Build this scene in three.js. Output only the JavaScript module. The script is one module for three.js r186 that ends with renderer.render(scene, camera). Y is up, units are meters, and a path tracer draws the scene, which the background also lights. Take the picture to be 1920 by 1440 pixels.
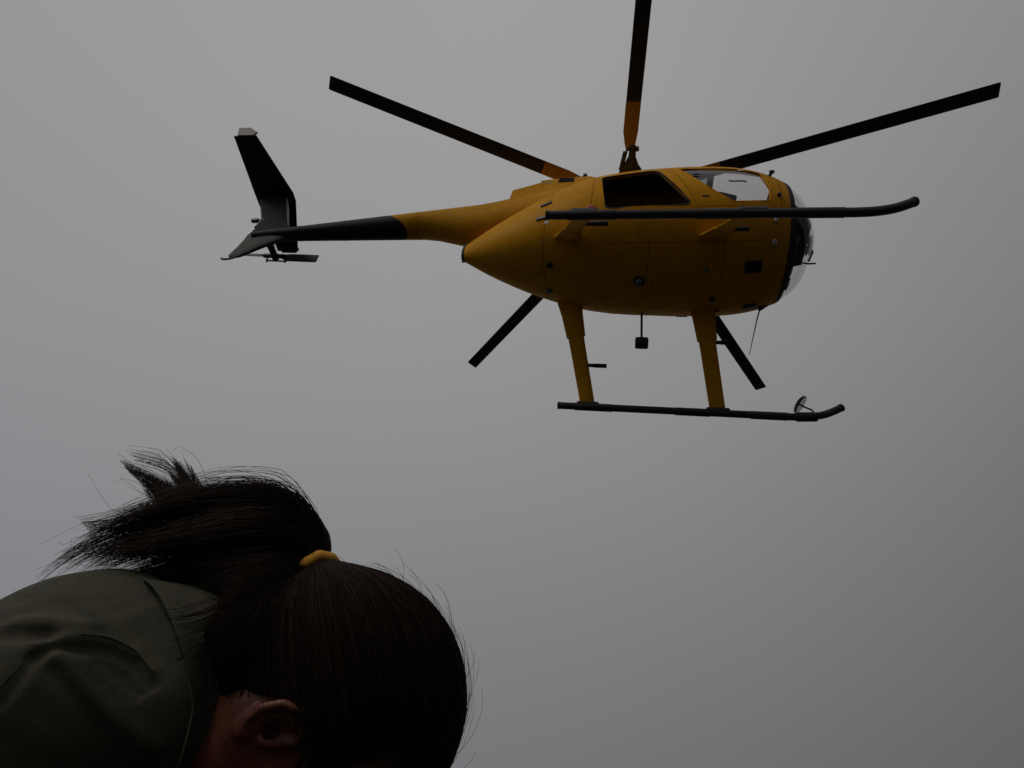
import * as THREE from 'three';
import { mergeGeometries } from 'three/addons/utils/BufferGeometryUtils.js';
import { RoundedBoxGeometry } from 'three/addons/geometries/RoundedBoxGeometry.js';

// ---------------------------------------------------------------- camera, sky, sun, exposure
const scene = new THREE.Scene();
const camera = new THREE.PerspectiveCamera(63.82, 1024 / 768, 0.05, 6000);
camera.position.set(0, 1.05, 0);
camera.rotation.set(THREE.MathUtils.degToRad(47), 0, 0);
scene.add(camera);

const renderer = new THREE.WebGLRenderer({ antialias: true });
renderer.setSize(1024, 768);
renderer.toneMapping = THREE.LinearToneMapping;
renderer.toneMappingExposure = 0.46;
renderer.shadowMap.enabled = true;
renderer.shadowMap.type = THREE.PCFSoftShadowMap;

function rng(seed) {
  let s = seed >>> 0;
  return () => { s = (s + 0x6D2B79F5) >>> 0; let t = s; t = Math.imul(t ^ (t >>> 15), t | 1); t ^= t + Math.imul(t ^ (t >>> 7), t | 61); return ((t ^ (t >>> 14)) >>> 0) / 4294967296; };
}
const hash = (x, y, z) => { let h = Math.imul(x | 0, 374761393) ^ Math.imul(y | 0, 668265263) ^ Math.imul(z | 0, 2147483647 - 1274126177); h = Math.imul(h ^ (h >>> 13), 1274126177); return ((h ^ (h >>> 16)) >>> 0) / 4294967296; };
function noise3(x, y, z) {
  const X = Math.floor(x), Y = Math.floor(y), Z = Math.floor(z); let fx = x - X, fy = y - Y, fz = z - Z;
  fx = fx * fx * (3 - 2 * fx); fy = fy * fy * (3 - 2 * fy); fz = fz * fz * (3 - 2 * fz);
  const L = (a, b, t) => a + (b - a) * t;
  return L(L(L(hash(X, Y, Z), hash(X + 1, Y, Z), fx), L(hash(X, Y + 1, Z), hash(X + 1, Y + 1, Z), fx), fy),
    L(L(hash(X, Y, Z + 1), hash(X + 1, Y, Z + 1), fx), L(hash(X, Y + 1, Z + 1), hash(X + 1, Y + 1, Z + 1), fx), fy), fz);
}
const fbm = (x, y, z, o = 4) => { let a = 0, w = 0.5, t = 0; for (let i = 0; i < o; i++) { a += w * noise3(x, y, z); t += w; x *= 2.03; y *= 2.03; z *= 2.03; w *= 0.5; } return a / t; };

// overcast sky: three times as bright overhead as at the horizon, faint cloud mottling
{
  const W = 512, H = 256, d = new Float32Array(W * H * 4);
  for (let j = 0; j < H; j++) for (let i = 0; i < W; i++) {
    const az = ((i + 0.5) / W - 0.5) * 2 * Math.PI, el = ((j + 0.5) / H - 0.5) * Math.PI;
    const ce = Math.cos(el), x = ce * Math.cos(az), y = Math.sin(el), z = ce * Math.sin(az);
    const s = Math.max(0, y);
    let L = 0.728 * (1.12 + 1.9 * s) / 3.02;
    const m = fbm(x * 1.6 + 7.1, y * 1.6 + 2.3, z * 1.6 + 4.4, 4) - 0.5;
    L *= (1 + 0.08 * m) * (1 - (0.27 * x + 0.55 * Math.max(0, x) ** 2) * (1 - 0.75 * s) + 0.02 * (1 - s));   // a little brighter to the left, duller to the right
    const w = Math.pow(s, 0.8);
    const k = (j * W + i) * 4;
    const b = (1 - w) * (0.5 - 0.5 * x);
    d[k] = L * (1.015 - 0.135 * b); d[k + 1] = L * (0.995 - 0.02 * b); d[k + 2] = L * (0.99 + 0.11 * b); d[k + 3] = 1;
  }
  const t = new THREE.DataTexture(d, W, H, THREE.RGBAFormat, THREE.FloatType);
  t.mapping = THREE.EquirectangularReflectionMapping; t.magFilter = THREE.LinearFilter; t.minFilter = THREE.LinearFilter; t.wrapS = THREE.RepeatWrapping;
  t.needsUpdate = true;
  scene.background = t; scene.environment = t;
}
const sun = new THREE.DirectionalLight(0xfff4e6, 1.5);
sun.position.set(-15, 25, 11); sun.target.position.set(0, 5, -3);
sun.castShadow = true; sun.shadow.radius = 45; sun.shadow.mapSize.set(2048, 2048);
Object.assign(sun.shadow.camera, { left: -9, right: 9, top: 9, bottom: -9, near: 1, far: 60 });
scene.add(sun, sun.target);

// ---------------------------------------------------------------- helpers
const V = (x, y, z) => new THREE.Vector3(x, y, z);
const taken = new Map();
function numbered(n) { const k = taken.get(n) || 0; taken.set(n, k + 1); return k ? `${n}_${String(k).padStart(3, '0')}` : n; }
function mesh(name, geo, mat, parent) {
  const g = Array.isArray(geo) ? merge(geo) : geo;
  const m = new THREE.Mesh(g, mat); m.name = parent === scene ? numbered(name) : name; m.castShadow = m.receiveShadow = true; parent.add(m); return m;
}
function merge(list) {
  return mergeGeometries(list.map(g => { const h = g.index ? g.toNonIndexed() : g; for (const k of Object.keys(h.attributes)) if (!['position', 'normal', 'uv'].includes(k)) h.deleteAttribute(k); if (!h.attributes.uv) h.setAttribute('uv', new THREE.Float32BufferAttribute(new Float32Array(h.attributes.position.count * 2), 2)); return h; }));
}
function geom(pos, nor, uv, idx) {
  const g = new THREE.BufferGeometry(); g.setAttribute('position', new THREE.Float32BufferAttribute(pos, 3));
  if (uv) g.setAttribute('uv', new THREE.Float32BufferAttribute(uv, 2));
  if (idx) g.setIndex(idx);
  if (nor) g.setAttribute('normal', new THREE.Float32BufferAttribute(nor, 3)); else g.computeVertexNormals();
  return g;
}
// skin over closed rings of points; end caps are separate flat fans
function loft(rings, cap0 = true, cap1 = true) {
  const n = rings[0].length, pos = [], uv = [], idx = []; let vl = 0;
  rings.forEach((r, k) => {
    if (k) vl += r[0].distanceTo(rings[k - 1][0]);
    let ul = 0;
    for (let i = 0; i <= n; i++) { const p = r[i % n]; if (i) ul += p.distanceTo(r[i - 1]); pos.push(p.x, p.y, p.z); uv.push(vl, ul); }
  });
  const m = n + 1;
  for (let k = 0; k < rings.length - 1; k++) for (let i = 0; i < n; i++) { const a = k * m + i, b = a + 1, c = a + m, d = c + 1; idx.push(a, b, c, b, d, c); }
  const g = geom(pos, null, uv, idx);
  const N = g.attributes.normal;   // weld the seam's normals
  for (let k = 0; k < rings.length; k++) { const a = k * m, b = a + n, v = V(N.getX(a) + N.getX(b), N.getY(a) + N.getY(b), N.getZ(a) + N.getZ(b)).normalize(); N.setXYZ(a, v.x, v.y, v.z); N.setXYZ(b, v.x, v.y, v.z); }
  const out = [g];
  const cap = (r, flip) => { const c = r.reduce((s, p) => s.add(p), V(0, 0, 0)).multiplyScalar(1 / n), P = [c.x, c.y, c.z], U = [0, 0], I = []; r.forEach((p, i) => { P.push(p.x, p.y, p.z); U.push(p.x - c.x, p.y - c.y); const j = (i + 1) % n; flip ? I.push(0, j + 1, i + 1) : I.push(0, i + 1, j + 1); }); out.push(geom(P, null, U, I)); };
  if (cap0) cap(rings[0], true); if (cap1) cap(rings[rings.length - 1], false);
  return merge(out);
}
function tube(pts, r, sides = 10, seg = 0, caps = true) {
  const P = pts.map(p => Array.isArray(p) ? V(...p) : p);
  const c = P.length === 2 ? new THREE.LineCurve3(P[0], P[1]) : new THREE.CatmullRomCurve3(P, false, 'centripetal');
  const n = seg || (P.length === 2 ? 1 : P.length * 5), fr = c.computeFrenetFrames(n, false), rings = [];
  for (let k = 0; k <= n; k++) {
    const t = k / n, o = c.getPointAt(t), rr = typeof r === 'function' ? r(t) : r, ring = [];
    for (let i = 0; i < sides; i++) { const a = i / sides * 2 * Math.PI; ring.push(o.clone().addScaledVector(fr.normals[k], Math.cos(a) * rr).addScaledVector(fr.binormals[k], Math.sin(a) * rr)); }
    rings.push(ring);
  }
  return loft(rings, caps, caps);
}
function box(w, h, d, x, y, z, rx = 0, ry = 0, rz = 0, bev = 0.006) {
  const g = new RoundedBoxGeometry(w, h, d, 2, Math.min(bev, w / 2.1, h / 2.1, d / 2.1)); g.rotateX(rx); g.rotateY(ry); g.rotateZ(rz); g.translate(x, y, z); return g;
}
function ringAt(o, u, v, n, f) { const r = []; for (let i = 0; i < n; i++) { const [a, b] = f(i / n * 2 * Math.PI); r.push(o.clone().addScaledVector(u, a).addScaledVector(v, b)); } return r; }
const circ = r => a => [r * Math.cos(a), r * Math.sin(a)];
const foil = (chord, th) => a => { const c = (1 - Math.cos(a)) / 2; const s = Math.sin(a); return [chord * (0.35 - c), Math.sign(s) * th * 0.5 * Math.pow(Math.abs(s), 0.85) * (1 - 0.55 * c) * 1.15]; };   // nose at +chord, tail at -chord
const rrect = (w, h, e = 4) => a => { const c = Math.cos(a), s = Math.sin(a), k = 2 / e; return [w * Math.sign(c) * Math.abs(c) ** k, h * Math.sign(s) * Math.abs(s) ** k]; };

// ---------------------------------------------------------------- textures and materials
function noiseTex(size, f, colour = false) {
  const d = new Uint8Array(size * size * 4);
  for (let j = 0; j < size; j++) for (let i = 0; i < size; i++) { const c = f(i / size, j / size), k = (j * size + i) * 4; for (let q = 0; q < 3; q++) d[k + q] = Math.max(0, Math.min(255, (Array.isArray(c) ? c[q] : c) * 255)); d[k + 3] = 255; }
  const t = new THREE.DataTexture(d, size, size); t.wrapS = t.wrapT = THREE.RepeatWrapping; t.magFilter = THREE.LinearFilter; t.minFilter = THREE.LinearMipmapLinearFilter; t.generateMipmaps = true;
  if (colour) t.colorSpace = THREE.SRGBColorSpace; t.needsUpdate = true; return t;
}
const TAU = Math.PI * 2;
const per = (u, v, s, sc, o = 4) => fbm(Math.cos(u * TAU) * sc + s, Math.sin(u * TAU) * sc + Math.cos(v * TAU) * sc * 1.3, Math.sin(v * TAU) * sc * 1.3 + s, o);   // tiles
const streaks = noiseTex(256, (u, v) => { const n = per(u, v, 3.1, 2.2, 5), g = per(u * 3, v, 9.2, 4, 4), sp = per(u, v, 21, 14, 2); const k = 0.88 + 0.12 * (n - 0.5) + 0.07 * (g - 0.5) - (sp > 0.74 ? 0.06 : 0); return [k, k * 0.99, k * 0.97]; }, true);
const patchy = noiseTex(256, (u, v) => 0.25 + 0.5 * per(u, v, 5.5, 3, 5));
const weave = noiseTex(256, (u, v) => { const a = Math.sin(u * TAU * 64) * 0.5 + 0.5, b = Math.sin(v * TAU * 64) * 0.5 + 0.5; return 0.3 + 0.3 * ((Math.floor(u * 64) + Math.floor(v * 64)) % 2 ? a : b) + 0.3 * per(u, v, 2, 8, 3); });
const cloth = noiseTex(256, (u, v) => { const n = 0.8 + 0.35 * (per(u, v, 8, 3, 5) - 0.5) + 0.12 * (per(u, v, 1, 30, 2) - 0.5); return [n, n, n]; }, true);

const lin = (r, g, b) => new THREE.Color().setRGB(r, g, b);
const M = {
  yellow: new THREE.MeshPhysicalMaterial({ color: lin(0.92, 0.43, 0.01), roughness: 0.7, map: streaks, specularIntensity: 0.16, clearcoat: 0.03, clearcoatRoughness: 0.25 }),
  black: new THREE.MeshPhysicalMaterial({ color: lin(0.024, 0.025, 0.027), roughness: 0.65, map: streaks, specularIntensity: 0.4 }),
  blade: new THREE.MeshStandardMaterial({ color: lin(0.03, 0.03, 0.032), roughness: 0.55, map: streaks }),
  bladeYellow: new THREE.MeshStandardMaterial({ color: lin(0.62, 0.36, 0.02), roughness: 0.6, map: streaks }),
  skid: new THREE.MeshStandardMaterial({ color: lin(0.045, 0.042, 0.045), roughness: 0.6, map: streaks }),
  metal: new THREE.MeshStandardMaterial({ color: lin(0.22, 0.22, 0.23), roughness: 0.4, metalness: 0.8, map: streaks }),
  darkMetal: new THREE.MeshStandardMaterial({ color: lin(0.05, 0.05, 0.055), roughness: 0.45, metalness: 0.4 }),
  grey: new THREE.MeshStandardMaterial({ color: lin(0.3, 0.3, 0.3), roughness: 0.5, map: streaks }),
  plate: new THREE.MeshStandardMaterial({ color: lin(0.14, 0.14, 0.135), roughness: 0.6, map: streaks }),
  tailBlade: new THREE.MeshStandardMaterial({ color: lin(0.07, 0.07, 0.068), roughness: 0.6, map: streaks }),
  matte: new THREE.MeshStandardMaterial({ color: lin(0.006, 0.006, 0.007), roughness: 0.9 }),
  lining: new THREE.MeshStandardMaterial({ color: lin(0.02, 0.02, 0.022), roughness: 0.85 }),
  seat: new THREE.MeshStandardMaterial({ color: lin(0.035, 0.033, 0.032), roughness: 0.8, bumpMap: weave, bumpScale: 0.001 }),
  glass: new THREE.MeshPhysicalMaterial({ color: lin(0.86, 0.85, 0.86), roughness: 0.02, transmission: 1, thickness: 0, ior: 1.45 }),
  blueGlass: new THREE.MeshPhysicalMaterial({ color: lin(0.3, 0.42, 0.46), roughness: 0.03, transmission: 1, thickness: 0, ior: 1.45 }),
  rubber: new THREE.MeshStandardMaterial({ color: lin(0.015, 0.015, 0.016), roughness: 0.7 }),
  lens: new THREE.MeshPhysicalMaterial({ color: lin(0.75, 0.74, 0.7), roughness: 0.15, clearcoat: 1 }),
  red: new THREE.MeshPhysicalMaterial({ color: lin(0.4, 0.02, 0.015), roughness: 0.2, clearcoat: 1 }),
  orange: new THREE.MeshStandardMaterial({ color: lin(0.5, 0.12, 0.02), roughness: 0.5 }),
};

// ---------------------------------------------------------------- ground
{
  const asphalt = noiseTex(512, (u, v) => { const k = 0.122 + 0.07 * (per(u, v, 4, 3, 5) - 0.5) + 0.1 * (hash(u * 512, v * 512, 3) - 0.5); return [k, k * 0.99, k * 0.96]; }, true);
  asphalt.repeat.set(700, 700);
  const g = mesh('ground', new THREE.CircleGeometry(2500, 96).rotateX(-Math.PI / 2), new THREE.MeshStandardMaterial({ map: asphalt, color: 0xffffff, roughness: 0.95 }), scene);
  g.userData = { kind: 'structure', label: 'dark worn asphalt apron under the landing helicopter', category: 'ground' };
}
// ---------------------------------------------------------------- helicopter (local axes: x to the nose, y up, z to starboard; origin under the mast at skid level)
const heli = new THREE.Group(); heli.name = 'helicopter';
heli.userData = { label: 'yellow light helicopter with black rotor blades and skids hovering overhead', category: 'helicopter' };
heli.applyMatrix4(new THREE.Matrix4().set(0.98132, 0.1682, -0.09343, 1.005, -0.16596, 0.98563, 0.03137, 5.6678, 0.09736, -0.01528, 0.99513, -3.5563, 0, 0, 0, 1));
scene.add(heli);

// pod: stations from the tail cone to the nose: x, half width, belly height, roof height
const ST = [[-1.794, .075, 1.205, 1.47], [-1.489, .248, 1.067, 1.699], [-1.133, .425, .951, 1.915], [-.777, .576, .873, 2.109], [-.421, .692, .823, 2.247], [-.014, .75, .799, 2.331], [.393, .769, .798, 2.382], [.801, .773, .81, 2.39], [1.157, .756, .837, 2.348], [1.462, .688, .901, 2.244], [1.696, .569, 1.003, 2.097], [1.838, .417, 1.135, 1.917], [1.92, .215, 1.335, 1.705], [1.942, .002, 1.52, 1.525]];
const TN = ST.length - 1;
function stAt(t) {
  const i = Math.min(TN - 1, Math.max(0, Math.floor(t))), f = t - i, a = ST[Math.max(0, i - 1)], b = ST[i], c = ST[i + 1], d = ST[Math.min(TN, i + 2)];
  const lastHalf = i === TN - 1;
  return [0, 1, 2, 3].map(k => {
    if (lastHalf) { if (k === 0) return b[0] + (c[0] - b[0]) * Math.sin(f * Math.PI / 2); return c[k] + (b[k] - c[k]) * Math.sqrt(Math.max(0, 1 - f * f)); }
    return 0.5 * (2 * b[k] + (c[k] - a[k]) * f + (2 * a[k] - 5 * b[k] + 4 * c[k] - d[k]) * f * f + (3 * b[k] - a[k] - 3 * c[k] + d[k]) * f * f * f);
  });
}
function tOf(x) { let a = 0, b = TN; for (let k = 0; k < 40; k++) { const m = (a + b) / 2; stAt(m)[0] < x ? a = m : b = m; } return (a + b) / 2; }
function podRaw(t, deg) {
  const [x, w, yb, yt] = stAt(t), yc = yb + 0.47 * (yt - yb), a = deg * Math.PI / 180, c = Math.cos(a), s = Math.sin(a), n = 2 / 2.25;
  return V(x, s > 0 ? yc + (yt - yc) * s ** n : yc - (yc - yb) * (-s) ** n, w * Math.sign(c) * Math.abs(c) ** n);
}
function podNormal(t, deg) {
  const e = 0.02, t0 = Math.max(0, t - e), t1 = Math.min(TN - 0.002, t + e);
  const du = podRaw(t1, deg).sub(podRaw(t0, deg)), dv = podRaw(t, deg + 0.7).sub(podRaw(t, deg - 0.7));
  return du.cross(dv).normalize();
}
function pod(t, deg, off = 0) { const p = podRaw(t, deg); return off ? p.addScaledVector(podNormal(t, deg), off) : p; }
{ const n = podNormal(6, 0); if (n.z < 0) console.log('pod normal flipped'); }

// convex outlines in (x, degrees round the section; 0 starboard, 90 roof, 180 port, 270 belly), corners rounded
function roundPoly(P, r = 0.22) {
  const out = [];
  P.forEach((p, i) => { const a = P[(i + P.length - 1) % P.length], b = P[(i + 1) % P.length]; const q0 = [p[0] + (a[0] - p[0]) * r, p[1] + (a[1] - p[1]) * r], q1 = [p[0] + (b[0] - p[0]) * r, p[1] + (b[1] - p[1]) * r];
    for (let k = 0; k <= 6; k++) { const f = k / 6, g = 1 - f; out.push([g * g * q0[0] + 2 * f * g * p[0] + f * f * q1[0], g * g * q0[1] + 2 * f * g * p[1] + f * f * q1[1]]); } });
  return out;
}
const toT = P => { let Q = P.map(([x, d]) => [tOf(x), d]); let A = 0; Q.forEach((p, i) => { const q = Q[(i + 1) % Q.length]; A += p[0] * q[1] - q[0] * p[1]; }); return A < 0 ? Q.reverse() : Q; };
const mirror = P => P.map(([x, d]) => [x, 180 - d]);
const rearWin = roundPoly([[-.268, 13], [-.195, -31], [.66, -32], [.31, 13.5]], 0.1);
const frontWin = roundPoly([[.515, 14.5], [.82, -15.3], [1.045, -29.8], [1.395, -25.5], [1.41, -9], [1.35, 13.5]], 0.12);
const overWin = roundPoly([[.93, 34], [1.5, 30], [1.56, 60], [1.56, 86.5], [.97, 86.5]], 0.07);
const smallWin = roundPoly([[.74, 56], [.895, 50], [.905, 80], [.76, 80]], 0.12);
const noseRect = [[1.615, -90], [1.9415, -90], [1.9415, 270], [1.615, 270]];
const strip = (x0, d0, x1, d1, w = 0.0045) => { const dx = (x1 - x0), dy = (d1 - d0) * 0.013, l = Math.hypot(dx, dy), nx = -dy / l * w / 2, ny = dx / l * w / 2 / 0.013; return [[x0 + nx, d0 + ny], [x1 + nx, d1 + ny], [x1 - nx, d1 - ny], [x0 - nx, d0 - ny]]; };
const seams = [[-.822, -90, -.822, 270], [-1.79, 88, -.8205, 88], [-1.79, -89.7, -.8205, -89.7], [-.34, -40, -.34, 60], [-.34, -40, .66, -41], [.66, -41, .71, -34], [.71, -34, .44, 16], [.71, -34, 1.5, -33], [1.5, -33, 1.52, 14], [-.34, 60, .4, 55], [.25, -90, .25, -58], [.3, -120 + 360, .3, 270], [.98, -90, .98, -60], [-.3, -62, 1.5, -62], [-.3, 242, 1.5, 242]];
const seamsPort = [[-.34, -40, -.34, 60], [-.34, -40, .66, -41], [.66, -41, .71, -34], [.71, -34, .44, 16], [.71, -34, 1.5, -33], [1.5, -33, 1.52, 14]].map(([a, b, c, d]) => [a, 180 - b, c, 180 - d]);
const REG = [
  ['nose', toT(noseRect)], ['rear0', toT(rearWin)], ['rear1', toT(mirror(rearWin))], ['front0', toT(frontWin)], ['front1', toT(mirror(frontWin))],
  ['over0', toT(overWin)], ['over1', toT(mirror(overWin))], ['small0', toT(smallWin)], ['small1', toT(mirror(smallWin))],
  ...[...seams, ...seamsPort].map(s => ['gap', toT(strip(...s))]),
  ['doorS', toT([[-1.7945, -89.7], [-.822, -89.7], [-.822, 88], [-1.7945, 88]])], ['doorP', toT([[-1.7945, 88], [-.822, 88], [-.822, 270], [-1.7945, 270]])],
];
function clipHalf(P, a, b, keep) {   // keep = 1: left of a->b
  const out = [], s = p => keep * ((b[0] - a[0]) * (p[1] - a[1]) - (b[1] - a[1]) * (p[0] - a[0]));
  for (let i = 0; i < P.length; i++) { const p = P[i], q = P[(i + 1) % P.length], sp = s(p), sq = s(q); if (sp >= 0) out.push(p); if ((sp > 0 && sq < 0) || (sp < 0 && sq > 0)) { const f = sp / (sp - sq); out.push([p[0] + (q[0] - p[0]) * f, p[1] + (q[1] - p[1]) * f]); } }
  return out;
}
const area = P => { let A = 0; P.forEach((p, i) => { const q = P[(i + 1) % P.length]; A += p[0] * q[1] - q[0] * p[1]; }); return A / 2; };
const bbox = P => [Math.min(...P.map(p => p[0])), Math.min(...P.map(p => p[1])), Math.max(...P.map(p => p[0])), Math.max(...P.map(p => p[1]))];
const pieces = {};
{
  REG.forEach(r => r.push(bbox(r[1])));
  const NT = 130, ND = 120;
  for (let i = 0; i < NT; i++) for (let j = 0; j < ND; j++) {
    const t0 = i / NT * (TN - 0.0005), t1 = (i + 1) / NT * (TN - 0.0005), d0 = -90 + j * 360 / ND, d1 = -90 + (j + 1) * 360 / ND;
    let rest = [[[t0, d0], [t1, d0], [t1, d1], [t0, d1]]];
    for (const [key, R, B] of REG) {
      if (B[0] > t1 || B[2] < t0 || B[1] > d1 || B[3] < d0) continue;
      const next = [];
      for (let P of rest) {
        const outs = []; let ok = true;
        for (let k = 0; k < R.length; k++) { const a = R[k], b = R[(k + 1) % R.length]; const o = clipHalf(P, a, b, -1); P = clipHalf(P, a, b, 1); if (o.length > 2 && area(o) > 1e-9) outs.push(o); if (P.length < 3 || area(P) < 1e-9) { ok = false; break; } }
        next.push(...outs); if (ok) (pieces[key] ||= []).push(P);
      }
      rest = next; if (!rest.length) break;
    }
    if (rest.length) (pieces.shell ||= []).push(...rest);
  }
}
function skin(keys, off = 0) {
  const pos = [], nor = [], uv = [];
  for (const k of keys) for (const P of pieces[k] || []) {
    const v = P.map(([t, d]) => { const n = podNormal(Math.min(t, TN - 0.03), d); return [podRaw(t, d).addScaledVector(n, off), n, [stAt(t)[0], d * 0.012]]; });
    for (let i = 1; i < v.length - 1; i++) for (const q of [v[0], v[i], v[i + 1]]) { pos.push(q[0].x, q[0].y, q[0].z); nor.push(q[1].x, q[1].y, q[1].z); uv.push(...q[2]); }
  }
  // wind each triangle to agree with its normals
  for (let i = 0; i < pos.length; i += 9) {
    const a = V(pos[i], pos[i + 1], pos[i + 2]), b = V(pos[i + 3], pos[i + 4], pos[i + 5]), c = V(pos[i + 6], pos[i + 7], pos[i + 8]), n = V(nor[i], nor[i + 1], nor[i + 2]);
    if (b.clone().sub(a).cross(c.clone().sub(a)).dot(n) < 0) { for (const [A, s] of [[pos, 3], [nor, 3], [uv, 2]]) { const o = i / 3 * s; for (let q = 0; q < s; q++) { const h = A[o + s + q]; A[o + s + q] = A[o + 2 * s + q]; A[o + 2 * s + q] = h; } } }
  }
  return geom(pos, nor, uv);
}
function rimBand(P, o0, o1) {   // wall of an opening from one offset to another
  const Q = P.map(([x, d]) => [tOf(x), d]), pos = [], idx = [], uv = [];
  for (let i = 0; i <= Q.length; i++) { const [t, d] = Q[i % Q.length], a = pod(t, d, o0), b = pod(t, d, o1); pos.push(a.x, a.y, a.z, b.x, b.y, b.z); uv.push(i, 0, i, 1); if (i < Q.length) { const k = i * 2; idx.push(k, k + 1, k + 2, k + 1, k + 3, k + 2); } }
  return geom(pos, null, uv, idx);
}
function frameTube(P, off, r) { const pts = P.map(([x, d]) => pod(tOf(x), d, off)); pts.push(pts[0].clone()); const c = new THREE.CatmullRomCurve3(pts.slice(0, -1), true, 'centripetal'); return new THREE.TubeGeometry(c, P.length * 2, r, 6, true); }

const shell = mesh('fuselage_shell', [skin(['shell']), ...[rearWin, frontWin, overWin, smallWin].flatMap(P => [rimBand(P, 0, -.03), rimBand(mirror(P), 0, -.03)])], M.yellow, heli);
mesh('cabin_lining', skin(['shell', 'gap', 'doorS', 'doorP'], -.03), M.lining, shell);
mesh('engine_door', skin(['doorS']), M.yellow, heli);
mesh('engine_door', skin(['doorP']), M.yellow, heli);
for (const P of [rearWin, mirror(rearWin)]) mesh('rear_door_seal', frameTube(P, -.004, .009), M.rubber, heli);
for (const [k, P] of [['front0', frontWin], ['front1', mirror(frontWin)]]) {
  const w = mesh('front_window', skin([k], -.012), M.glass, heli);
  mesh('window_seal', frameTube(P, -.004, .008), M.yellow, w);
}
for (const [k, P] of [['over0', overWin], ['over1', mirror(overWin)]]) { const w = mesh('overhead_window', skin([k], -.012), M.glass, heli); mesh('window_seal', frameTube(P, -.004, .009), M.rubber, w); }
for (const [k, P] of [['small0', smallWin], ['small1', mirror(smallWin)]]) { const w = mesh('skylight', skin([k], -.012), M.blueGlass, heli); mesh('window_seal', frameTube(P, -.004, .007), M.rubber, w); }
{ // bubble windshield with a dark rim and a centre strip
  const w = mesh('windshield', skin(['nose'], -.006), M.glass, heli);
  const rimRings = []; for (let k = 0; k <= 4; k++) { const x = 1.6 + k * 0.0125; const r = []; for (let i = 0; i < 120; i++) r.push(pod(tOf(x), -90 + i * 3, 0.0015 + (k % 4 ? .002 : 0))); rimRings.push(r); }
  mesh('windshield_rim', loft(rimRings, false, false), M.rubber, w);
  const strp = []; for (let k = 0; k <= 24; k++) { const x = 1.615 + (1.94 - 1.615) * Math.sin(k / 24 * Math.PI / 2); const t = tOf(x); const p = pod(t, 90, .001); strp.push(V(p.x, p.y, 0)); }
  for (let k = 24; k >= 0; k--) { const x = 1.615 + (1.94 - 1.615) * Math.sin(k / 24 * Math.PI / 2); const p = pod(tOf(x), 270, .001); if (p.y > 1.18) strp.push(V(p.x, p.y, 0)); }
  mesh('centre_strip', tube(strp, .011, 6, 60), M.rubber, w);
}
// tail cone end: exhaust ring and dark outlet
{
  const r0 = [], r1 = [], r2 = [];
  for (let i = 0; i < 40; i++) { const d = -90 + i * 9; const p = pod(0.02, d, .006); r0.push(p.clone()); r1.push(V(p.x - .022, p.y, p.z * 1.02)); r2.push(V(p.x - .022, 1.337 + (p.y - 1.337) * .85, p.z * .85)); }
  const e = mesh('exhaust_ring', loft([r0, r1, r2, r2.map(p => V(p.x + .02, p.y, p.z))], false, true), M.rubber, heli);
  mesh('drain_pipe', tube([[-1.785, 1.22, .0], [-1.79, 1.13, .0]], .008, 6), M.darkMetal, e);
}
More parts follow.
